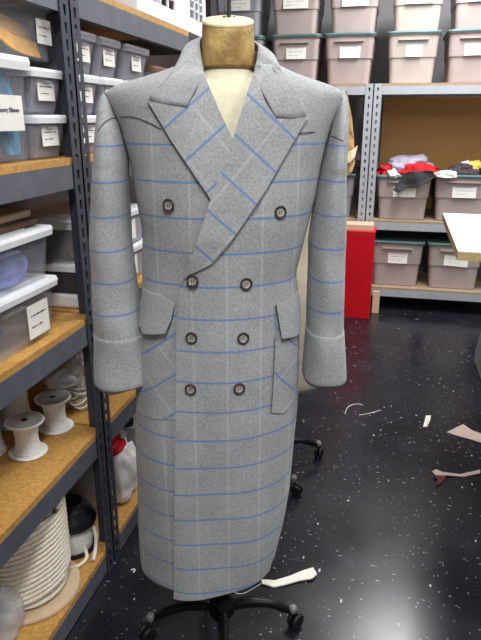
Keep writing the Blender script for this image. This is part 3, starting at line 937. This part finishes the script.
# ------------------------------------------------------------------ clear and smoky bins on the left shelves
def make_bin(name, label, cat, loc, rz, wd, dp, ht, m='clear', lid='rim', lidh=.012, group=None, lab=None, taper=.93, text=None, handle=True, seed=0):
    """front faces local -Y"""
    t = thing(name, label, cat, loc, rz, group)
    b = NB(); rs_ = []
    hb = ht - lidh
    for z, k in ((0, taper - .02), (.004, taper), (hb * .9, .975), (hb * .905, 1), (hb, 1)): rs_.append([(x, y, z) for x, y in rrect(wd * k, dp * k, .014)])
    for z, k in ((hb, .975), (.006, taper - .03)): rs_.append([(x, y, z) for x, y in rrect(wd * k, dp * k, .014)])
    rings(b, rs_); ob('bin_body', b, m, t)
    if lid:
        b = NB(); rings(b, [[(x, y, z) for x, y in rrect(wd * k, dp * k, .016)] for z, k in ((hb - .006, 1.03), (hb + lidh * .5, 1.04), (ht, 1.03), (ht, .93), (ht - .003, .92), (ht - .003, .8), (ht, .79), (ht, .4))])
        ob('lid', b, lid, t)
    if handle:
        b = NB(); rings(b, [[(x, y, z) for x, y in rrect(wd * .24, .014, .005, cy=-dp * .49)] for z in (hb * .80, hb * .84)]); ob('handle', b, m, t)
    if lab:
        lw, lh, lx, lzv = lab
        yk = -dp / 2 * (taper + (.975 - taper) * lzv / hb) - .0025
        lb = label_part(t, lw, lh, (lx, yk, lzv), (0, 0, 0), 2, 'inkm', seed=seed)
    return t


S1 = LV[3] + .001
xf = XF - .022
GB = 'small smoky plastic bins with paper labels on the upper left shelves'
def small(y0, y1, z0, z1, label, seed, lid='rim', m='clear2'):
    return make_bin('labelled_bin', label, 'storage bin', (xf - .15, (y0 + y1) / 2, z0), PI / 2, y1 - y0 - .012, .30, z1 - z0 - .002, m, lid, .012, GB, (min(.07, (y1 - y0) * .48), (z1 - z0) * .46, 0, (z1 - z0) * .52), seed=seed, taper=.88)


rowz = (S1, S1 + .098, S1 + .194, S1 + .292)
RN = ('bottom row', 'middle row', 'top row')
cols = [(1.225, 1.375, 'directly left of the front post'), (1.42, 1.565, 'just right of the front post'), (1.57, 1.715, 'second to the right of the post')]
k = 0
for ci, (ya, yb, nm) in enumerate(cols):
    for r_ in range(3):
        k += 1
        if ci == 0 and r_ == 2: continue
        small(ya, yb, rowz[r_], rowz[r_ + 1], 'smoky labelled bin %s, %s' % (nm, RN[r_]), k, lid='rim' if r_ < 2 else 'clear2')
small(1.735, 1.93, rowz[2], rowz[3], 'smoky labelled bin peeking above the coat shoulder, top row', 30, lid='clear2')
small(1.735, 1.93, rowz[1], rowz[2], 'smoky labelled bin behind the coat shoulder, middle row', 31)
small(1.735, 1.93, rowz[0], rowz[1], 'smoky labelled bin behind the coat shoulder, bottom row', 32)
small(1.95, 2.13, S1, S1 + .25, 'smoky bin at the far end beside the collar', 33, lid='kraft')

# large clear bin with ribbons
t = make_bin('clear_bin', 'large clear bin with white lid, turquoise tulle and a big label at left edge', 'storage bin', (xf - .185, 1.052, S1), PI / 2, .335, .38, .208, 'clear', 'rim', .02, None, None, taper=.94)
pa, pb = at(-12, 93, x=xf), at(22, 131, x=xf)
lw = (pb - pa).length
la = NB(); y0_ = at(-14, 112, x=xf + .003).y - 1.055; y1_ = at(20, 112, x=xf + .003).y - 1.055
z1_ = at(5, 95, x=xf + .003).z - S1; z0_ = at(5, 131, x=xf + .003).z - S1
box(la, y0_, y1_, -.197, -.1955, z0_, z1_)
lb = ob('paper_label', la, 'label', t)
cu = bpy.data.curves.new('label_text', 'FONT'); cu.body = 'Accessory Elbows'; cu.size = .0125; cu.extrude = .0003; cu.align_x = 'RIGHT'
tmp = bpy.data.objects.new('tmp', cu); C.objects.link(tmp)
bpy.context.view_layer.update()
me = bpy.data.meshes.new_from_object(tmp); bpy.data.objects.remove(tmp)
me.materials.clear(); me.materials.append(M['ink'])
o = bpy.data.objects.new('label_text', me); C.objects.link(o); o.parent = lb; o.rotation_euler = (PI / 2, 0, 0); o.location = (y1_ - .014, -.1978, (z0_ + z1_) / 2 + .002)


def inner(name, label, m, c, r, seed, amp=.3, cat='cloth', rot=0):
    return tag(ob(name, crumple(NB(), *r, seed, (0, 0, 0), amp, 4, 1.0, rot), m, smooth=True, loc=c), label, cat)


inner('tulle_bundle', 'turquoise tulle bundle inside the large clear bin', 'blue', (xf - .034, 1.178, S1 + .015), (.018, .026, .12), 41, cat='tulle')
inner('tulle_bundle', 'pale pink cloth at the back of the large clear bin', 'scrapw', (xf - .12, 1.15, S1 + .03), (.05, .035, .10), 42, cat='tulle')
b = NB()
for a0 in range(1):
    tube(b, [(0, .032 * math.cos(2 * PI * k / 24), .032 * math.sin(2 * PI * k / 24)) for k in range(25)], .011, 8)
tag(ob('ribbon_roll', b, 'pink', loc=(xf - .05, 1.09, S1 + .045)), 'pink ribbon roll inside the large clear bin', 'ribbon')
tag(ob('ribbon_roll', lathe(NB(), [(.01, 0), (.05, 0), (.05, .03), (.01, .03)], 28), 'whitec', loc=(xf - .12, 1.03, S1 + .012)), 'white ribbon roll inside the large clear bin', 'ribbon')
tag(ob('ribbon_roll', lathe(NB(), [(.01, 0), (.035, 0), (.035, .035), (.01, .035)], 28), 'pink', loc=(xf - .08, 1.165, S1 + .012)), 'small pink ribbon roll under the turquoise tulle', 'ribbon')

# upper clear bin with orange straps
zU = S1 + .2095
make_bin('clear_bin', 'clear bin of orange straps stacked on the large clear bin', 'storage bin', (xf - .18, 1.16, S1 + .2095), PI / 2, .40, .34, .12, 'clear', 'clear2', .008, None, (.06, .05, .165, .06), taper=.96, seed=77)
for i, (za, zb) in enumerate(((.052, .002), (.062, .03), (.066, .012))):
    b = NB(); p = smoothpath([(0, -.17, za), (.006, -.06 + .05 * i, za * .85), (0, .06 + .03 * i, zb * 1.2 + .006), (-.006, .165, zb)], 5)
    prev = None
    for q in p:
        row = [b.verts.new((q.x - .004, q.y, q.z)), b.verts.new((q.x + .002, q.y, q.z)), b.verts.new((q.x - .006, q.y, q.z + .032)), b.verts.new((q.x - .012, q.y, q.z + .032))]
        if prev:
            for j in range(4): b.faces.new((prev[j], prev[(j + 1) % 4], row[(j + 1) % 4], row[j]))
        else: b.faces.new(row[::-1])
        prev = row
    b.faces.new(prev)
    tag(ob('webbing_strap', b, 'orange', loc=(xf - .022 - .022 * i, 1.16 + .01 * i, zU + .006)), ('orange strap nearest the front of the upper clear bin', 'orange strap lying behind the front one in the upper clear bin', 'orange strap furthest back in the upper clear bin')[i], 'strap')

# shelf 2: long clear bins stacked at the left
S2 = LV[2] + .001
ty = .19
def longbin(y0, y1, z0, ht, label, lab=None, seed=0, xo=0, lidh=.014, rz=0):
    return make_bin('clear_bin', label, 'storage bin', (xf - .19 + xo, (y0 + y1) / 2, z0), PI / 2 + rz, y1 - y0, .38, ht, 'clear', 'rim', lidh, None, lab, taper=.93, seed=seed)


longbin(.90, 1.252, S2, .137, 'clear bin with white lid and paper label, lower of the pair at left', (.085, .078, .095, .055), 50)
longbin(.90, 1.245, S2 + .139, .120, 'clear bin with white lid holding periwinkle cloth, upper of the pair at left', None, 51, .004)
inner('cloth_bundle', 'periwinkle cloth inside the upper clear bin of the left pair', 'bluev', (xf - .07, 1.13, S2 + .146), (.05, .08, .055), 52)
inner('cloth_bundle', 'white cloth at the left inside the upper clear bin of the pair', 'whitec', (xf - .07, .985, S2 + .146), (.05, .05, .045), 53)
inner('cloth_bundle', 'slate cloth filling the lower clear bin of the left pair', 'navy', (xf - .14, 1.05, S2 + .008), (.08, .11, .055), 54)
inner('cloth_bundle', 'pale cloth behind the slate cloth in the upper clear bin', 'lilac', (xf - .22, 1.08, S2 + .146), (.08, .10, .06), 55)
# behind them, toward the post and further back
make_bin('clear_bin', 'clear bin of brown fur scraps behind the front post', 'storage bin', (xf - .17, 1.485, S2 + .122), PI / 2, .15, .30, .115, 'clear', 'rim', .014, None, None)
inner('fur_scrap', 'brown fur scrap inside the clear bin behind the post', 'brownc', (xf - .07, 1.475, S2 + .13), (.035, .035, .055), 60)
inner('cloth_bundle', 'cream cloth beside the brown fur in the clear bin', 'scrapw', (xf - .075, 1.525, S2 + .13), (.03, .02, .055), 61)
make_bin('dark_tray', 'charcoal plastic tray with a white lid under the clear bin of fur scraps', 'tray', (xf - .17, 1.485, S2 + .042), PI / 2, .145, .30, .079, 'dark', 'rim', .012, None, None)
tag(ob('folded_cloth', box(NB(), -.25, .0, -.07, .07, 0, .04), 'whitec', bevel=.008, loc=(xf - .02, 1.485, S2)), 'folded white cloth beneath the charcoal tray', 'cloth')
tag(ob('cardboard_sheet', box(NB(), -.36, 0, -.19, .19, 0, .012), 'brownc', bevel=.003, loc=(xf - .03, 1.07, S2 + .2605)), 'flat brown card lying on the upper clear bin of the pair', 'card')
tag(ob('folded_cloth', box(NB(), -.30, 0, -.17, .18, 0, .02), 'tan', bevel=.008, loc=(xf - .05, 1.08, S2 + .2735)), 'folded tan fabric on the flat brown card', 'cloth')
# second unit, shelf 2: labelled white boxes seen between sleeve and body
for i, (za, zb) in enumerate(((0, .112), (.114, .226))):
    make_bin('labelled_box', ('lower white labelled box seen between left sleeve and coat body', 'upper white labelled box seen between left sleeve and coat body')[i], 'box', (xf - .17, 1.71, S2 + za), PI / 2, .30, .32, zb - za, 'toteg', 'rim', .014, 'white labelled boxes behind the sleeve', (.17, .062, -.02, .048), seed=70 + i)

# shelf 3: spools
S3z = LV[1] + .001
def make_spool(label, loc, rf=.050, rc=.029, ht=.094, top='gflange', fill='thread', tilt=0, flange='spool', hole=.009, rf_b=None, group='white spools on the left shelf'):
    t = thing('thread_spool', label, 'spool', loc, 0, group)
    rb = rf_b or rf
    ob('bottom_flange', lathe(NB(), [(hole, 0), (rb - .002, 0), (rb, .003), (rb - .002, .006), (hole, .006)], 40), flange, t)
    b = NB(); n = 40; rs_ = []
    for k in range(24):
        z = .006 + (ht - .012) * k / 23; r0 = rc + .004 * abs(2 * k / 23 - 1) ** 2 * 2.2 + .0006 * math.sin(k * 2.6)
        rs_.append([(r0 * math.cos(2 * PI * j / n), r0 * math.sin(2 * PI * j / n), z) for j in range(n)])
    rings(b, rs_); ob('thread_winding', b, fill, t, smooth=True)
    ob('top_flange', lathe(NB(), [(hole, ht - .006), (rf - .002, ht - .006), (rf, ht - .003), (rf - .002, ht), (hole, ht)], 40), flange, t)
    ob('end_label', lathe(NB(), [(hole, ht), (rf - .005, ht), (rf - .006, ht + .0008), (hole, ht + .0008)], 40), top, t)
    ob('core_hole', lathe(NB(), [(.001, ht - .002), (hole * .98, ht - .002), (hole * .98, ht + .001), (.001, ht + .001)], 20), 'hole', t)
    return t


sp = make_spool('white spool with grey top closest to the shelf front edge', at(28.5, 452, z=S3z))
sp2 = dup(sp, at(56, 427, z=S3z), .5, 'white spool with grey top just behind right of the nearest spool')
sp3 = make_spool('white spool with brown top behind the two grey topped spools', at(14, 421, z=S3z), .060, .045, .13, 'kraft')
sp4 = make_spool('white spool with brown top cut off at the left edge', at(-13, 452, z=S3z), .05, .04, .135, 'kraft')
# bags and hanks behind
def blob_thing(name, label, m, c, r, seed, cat, amp=.25):
    return tag(ob(name, crumple(NB(), *r, seed, (0, 0, 0), amp, 4, 1.2), m, smooth=True, loc=(c[0], c[1], c[2] if cat != 'yarn' else S3z)), label, cat)
blob_thing('yarn_hank', 'beige yarn hank behind the spools on the third shelf', 'yarn', at(60, 396, x=-.93), (.055, .06, .05), 80, 'yarn')
blob_thing('yarn_hank', 'beige yarn hank against the front post', 'yarn', at(84, 400, x=-.85), (.045, .05, .05), 81, 'yarn')
blob_thing('white_bag', 'crumpled white plastic bag on the yarn under the shelf board', 'white', at(66, 380, x=-.88), (.05, .07, .035), 82, 'bag')
blob_thing('white_bag', 'small white bag leaning behind the front post', 'white', at(80, 370, x=-.84), (.035, .04, .04), 83, 'bag')


def loops(name, label, m, c, n, rr, seed, r=.0025, cat='cord', hz=.03, turns=7):
    rnd = random.Random(seed); b = NB(); p = []
    for k in range(turns * 10):
        a = 2 * PI * k / 10 + .3 * math.sin(k * .7); q = rr * (.55 + .45 * math.sin(k * .37 + seed))
        p.append((math.cos(a) * q, math.sin(a) * q * 1.2, r + hz * (k / (turns * 10)) + .006 * math.sin(k * 1.3)))
    p = [(x, y, max(z, r)) for x, y, z in p]
    tube(b, smoothpath(p, 3), r, 6); return tag(ob(name, b, m, smooth=True, loc=c), label, cat)
pq = at(82, 408, z=S3z)
loops('string_tangle', 'tangle of thin white cord beside the front post', 'thread', pq + Vector((0, 0, 0)), 6, .035, 3, hz=.05)
loops('string_tangle', 'loops of white cord draped on the beige yarn', 'thread', at(75, 385, z=S3z + .09) + Vector((0, .05, -.03)), 6, .045, 5, r=.003, hz=.02, turns=4)
loops('string_tangle', 'white cord loops on the board right of the posts below the left cuff', 'thread', at(128, 384, z=S3z), 5, .035, 8, r=.003, hz=.01, turns=3)
make_bin('dark_tray', 'dark plastic box at the back of the third shelf', 'tray', (-1.10, 1.15, S3z), PI / 2, .3, .12, .2, 'black', None, .001)

# shelf 4 (bottom)
S4 = LV[0] + .001
rp = thing('rope_spool', 'large spool wound with thick cream rope at the lower left', 'spool', (-.905, 1.05, S4))
rp.location = at(31, 588, z=S4); rp.location.z = S4
RC = .100
ob('bottom_flange', lathe(NB(), [(.02, 0), (.131, 0), (.133, .004), (.131, .010), (.02, .010)], 56), 'tan', rp)
ob('core', lathe(NB(), [(.05, .010), (.05, .315)], 32), 'kraft', rp)
b = NB(); p = []; turns = 25; per = 28; hgt = .285
for k in range(turns * per + 1):
    a = 2 * PI * k / per; u_ = k / (turns * per); rr = RC * (.93 + .02 * math.sin(k * .113) + .10 * math.sin(PI * min(1, u_ * 1.3))) * (1 + .02 * math.sin(k * .31)) - .018 * max(0, u_ - .6)
    p.append((rr * math.cos(a), rr * math.sin(a), .021 + u_ * (hgt - .02) + .006 * math.sin(a * .93 + 1) + .003 * math.sin(k * .171)))
tube(b, p, .0068, 8)
ob('rope_winding', b, 'rope', rp, smooth=True)
b = NB(); p = []
for k in range(14 * 24 + 1):
    a = -2 * PI * k / 24; u_ = k / 336
    p.append(((RC + .009) * math.cos(a), (RC + .009) * math.sin(a), .05 + u_ * .2 + .028 * math.sin(a + 1)))
tube(b, p, .0065, 8); ob('rope_winding', b, 'rope', rp, smooth=True)

bs = thing('thread_spool', 'black ended spool of white thread lying beside the rope spool', 'spool', at(80, 552, z=S4) + Vector((-.045, .03, 0)))
bs.location.z = S4; bs.location.x += .018; bs.location.y += .01; bs.location.y -= .02; bs.scale = (1.12, 1.12, 1.08)
def tl(prof, m, name):
    b = NB(); lathe(b, prof, 40); o = ob(name, b, m, bs, smooth=False); o.rotation_euler = (0, 0, 0); return o
tl([(.01, 0), (.055, 0), (.056, .004), (.055, .01), (.01, .01)], 'black', 'bottom_flange')
tl([(.01, .01), (.048, .01), (.051, .035), (.048, .085), (.01, .085)], 'thread', 'thread_winding')
tl([(.012, .085), (.062, .085), (.064, .095), (.060, .108), (.045, .135), (.03, .15), (.012, .152)], 'black', 'top_cap')
b = NB(); tube(b, smoothpath([(.05, -.02, .03), (.075, -.05, .012), (.06, -.085, .006), (.02, -.1, .007), (-.02, -.08, .008)], 6), .0055, 8)
tag(ob('cord_end', b, 'rope', smooth=True, loc=bs.location + Vector((-.01, .0, 0))), 'short cream cord end lying by the black ended spool', 'cord')
b = NB(); tube(b, smoothpath([(0, 0, .09), (.015, -.005, .055), (.02, -.02, .02), (.03, -.06, .006)], 6), .006, 8)
tag(ob('cord_end', b, 'scrapw', smooth=True, loc=bs.location + Vector((.055, .01, 0))), 'white cord end leaning on the black ended spool', 'cord')
blob_thing('plastic_bag', 'crumpled clear plastic bag at the bottom left corner', 'bag', at(2, 632, z=S4), (.05, .06, .09), 90, 'bag')
# second unit bottom: clear bag with red, white box
b0 = at(124, 500, z=S4)
blob_thing('plastic_bag', 'clear bag of white and red goods on the second unit below the cuff', 'bag', (XF - .15, 1.62, S4), (.085, .12, .22), 91, 'bag')
inner('cloth_bundle', 'red cloth inside the clear bag below the left cuff', 'redc', (XF - .10, 1.60, S4 + .18), (.05, .07, .04), 92)
inner('cloth_bundle', 'white cloth inside the clear bag below the left cuff', 'whitec', (XF - .08, 1.63, S4 + .01), (.055, .08, .14), 93)
tag(ob('black_reel', lathe(NB(), [(.004, 0), (.02, 0), (.02, .02), (.004, .02)], 24), 'black', loc=(XF - .045, 1.64, S4 + .262)), 'small black reel sitting on the red cloth in the bag', 'reel')
make_bin('labelled_box', 'pale box with a label on the second unit bottom shelf', 'box', (XF - .20, 1.86, S4), PI / 2, .26, .3, .22, 'toteg', 'rim', .014, None, (.1, .07, 0, .12), seed=95)
make_bin('dark_tray', 'dark storage box at the back of the bottom shelf', 'tray', (-1.09, 1.22, S4), PI / 2, .26, .12, .24, 'black', None, .001)

# ------------------------------------------------------------------ white baskets on the top shelf
ZB = LV[4] + .001
def lattice_basket(label, y0, y1, ht, windows, dep=.36, lean=.02):
    t = thing('plastic_basket', label, 'basket', (XF - .004, y0, ZB))
    L = y1 - y0; b = NB()
    ys = sorted(set([0, L] + [v for w_ in windows for v in (w_[0], w_[1])])); zs_ = sorted(set([0, ht] + [v for w_ in windows for v in (w_[2], w_[3])]))
    for i in range(len(ys) - 1):
        for j in range(len(zs_) - 1):
            if any(abs(ys[i] - w_[0]) < 1e-6 and zs_[j] >= w_[2] - 1e-6 and zs_[j + 1] <= w_[3] + 1e-6 for w_ in windows): continue
            box(b, -.006, 0, ys[i], ys[i + 1], zs_[j], zs_[j + 1])
    box(b, -dep, -dep + .004, 0, L, 0, ht); box(b, -dep, -.006, 0, .004, 0, ht); box(b, -dep, -.006, L - .004, L, 0, ht); box(b, -dep, -.006, .004, L - .004, 0, .004)
    ob('basket_body', b, 'white', t)
    for (a, c, z0, z1) in windows:
        g = NB(); n = 3
        for k in range(1, n): yv = a + (c - a) * k / n; box(g, -.005, .002, yv - .004, yv + .004, z0, z1)
        for k in range(1, 5): zv = z0 + (z1 - z0) * k / 5; box(g, -.005, .002, a, c, zv - .003, zv + .003)
        ob('lattice', g, 'white', t)
    b = NB(); box(b, -.008, .008, -.004, L + .004, ht, ht + .012); ob('rim', b, 'white', t)
    return t


def yof(px, py): return at(px, py, x=XF).y
ya, yb = yof(154, 8), yof(176, 8); yc, yd = yof(189, 8), yof(199, 14)
Y0b = 1.80; ye = 2.50
lattice_basket('white plastic basket with lattice windows on the top left shelf', Y0b, ye, .24, [(ya - Y0b, yb - Y0b, .045, .20), (2.30 - Y0b, 2.46 - Y0b, .05, .2)])
inner('cloth_bundle', 'red cloth showing through the white basket window', 'redc', (XF - .09, (ya + yb) / 2 - .03, ZB + .006), (.06, .08, .12), 100)
inner('cloth_bundle', 'grey cloth showing through the far window of the white basket', 'dark', (XF - .10, 2.38, ZB + .006), (.05, .07, .10), 101)
make_bin('clear_bin', 'cloudy white bin at the near end of the top left shelf', 'storage bin', (XF - .20, 1.60, ZB), PI / 2, .34, .36, .2, 'bag', 'rim', .012)
inner('cloth_bundle', 'grey cloth inside the cloudy white bin on the top shelf', 'lilac', (XF - .14, 1.64, ZB + .008), (.07, .09, .07), 102)

# ------------------------------------------------------------------ scraps on the floor
def scrap(name, label, m, px, th=.003, wav=.006, cat='fabric scrap', lift=.004):
    pts3 = [at(*p, z=lift) for p in px]
    # orient so the normal points up
    s = sum((pts3[i].x * pts3[(i + 1) % len(pts3)].y - pts3[(i + 1) % len(pts3)].x * pts3[i].y) for i in range(len(pts3)))
    if s < 0: pts3 = pts3[::-1]
    return sheet_poly(name, label, cat, m, pts3, th, grid=.02, wav=wav)


scrap('fabric_scrap', 'pinkish beige triangular fabric scrap on the floor at the right edge', 'scrap', [(447, 432), (463, 425), (472, 431), (490, 437), (490, 446), (470, 439), (455, 435)])
scrap('fabric_scrap', 'tiny white scrap standing out on the black floor left of the triangle', 'scrapw', [(426, 416), (431, 416), (430, 421), (427, 427), (423, 427)])
scrap('fabric_scrap', 'narrow pale ribbon scrap with a maroon end lying below the triangular scrap', 'scrap', [(432, 472), (436, 470), (442, 473), (460, 474), (480, 471), (480, 474), (464, 476), (446, 476), (436, 476)])
scrap('fabric_scrap', 'small maroon thread clump touching the narrow ribbon scrap', 'maroon', [(432, 476), (446, 477), (444, 480), (440, 484), (436, 486), (438, 480)], .004)
scrap('paper_strip', 'crumpled white strip of cloth on the floor beside the stand caster', 'scrapw', [(262, 579), (275, 580), (290, 577), (303, 572), (313, 568), (317, 575), (312, 579), (300, 580), (286, 584), (274, 586), (262, 583)], .004, .012, 'cloth strip', .008)
for i, (pts_, lbl) in enumerate((([(345, 414), (348, 407), (356, 404), (363, 405)], 'short curl of white thread on the floor in the aisle'), ([(359, 415), (366, 414), (374, 412), (381, 410)], 'straight bit of white thread right of the curled one'))):
    b = NB(); tube(b, smoothpath([at(*p, z=.0015) for p in pts_], 5), .0013, 6); tag(ob('thread_bit', b, 'scrapw'), lbl, 'thread')
b = NB(); tube(b, smoothpath([at(*p, z=.0015) for p in ((228, 588), (240, 594), (252, 589), (262, 582), (255, 577), (243, 583), (234, 592))], 5), .0008, 6); tag(ob('thread_bit', b, 'thread'), 'thin tangle of thread on the floor at the foot of the stand', 'thread')
rnd = random.Random(5)
q = at(131, 571, z=0)
b = NB(); tube(b, smoothpath([(0, 0, .003), (.008, .006, .004), (.012, 0, .003), (.010, -.008, .003)], 4), .0022, 6)
tag(ob('foam_curl', b, 'scrapw', loc=q), 'small white curl on the floor left of the hem', 'scrap')
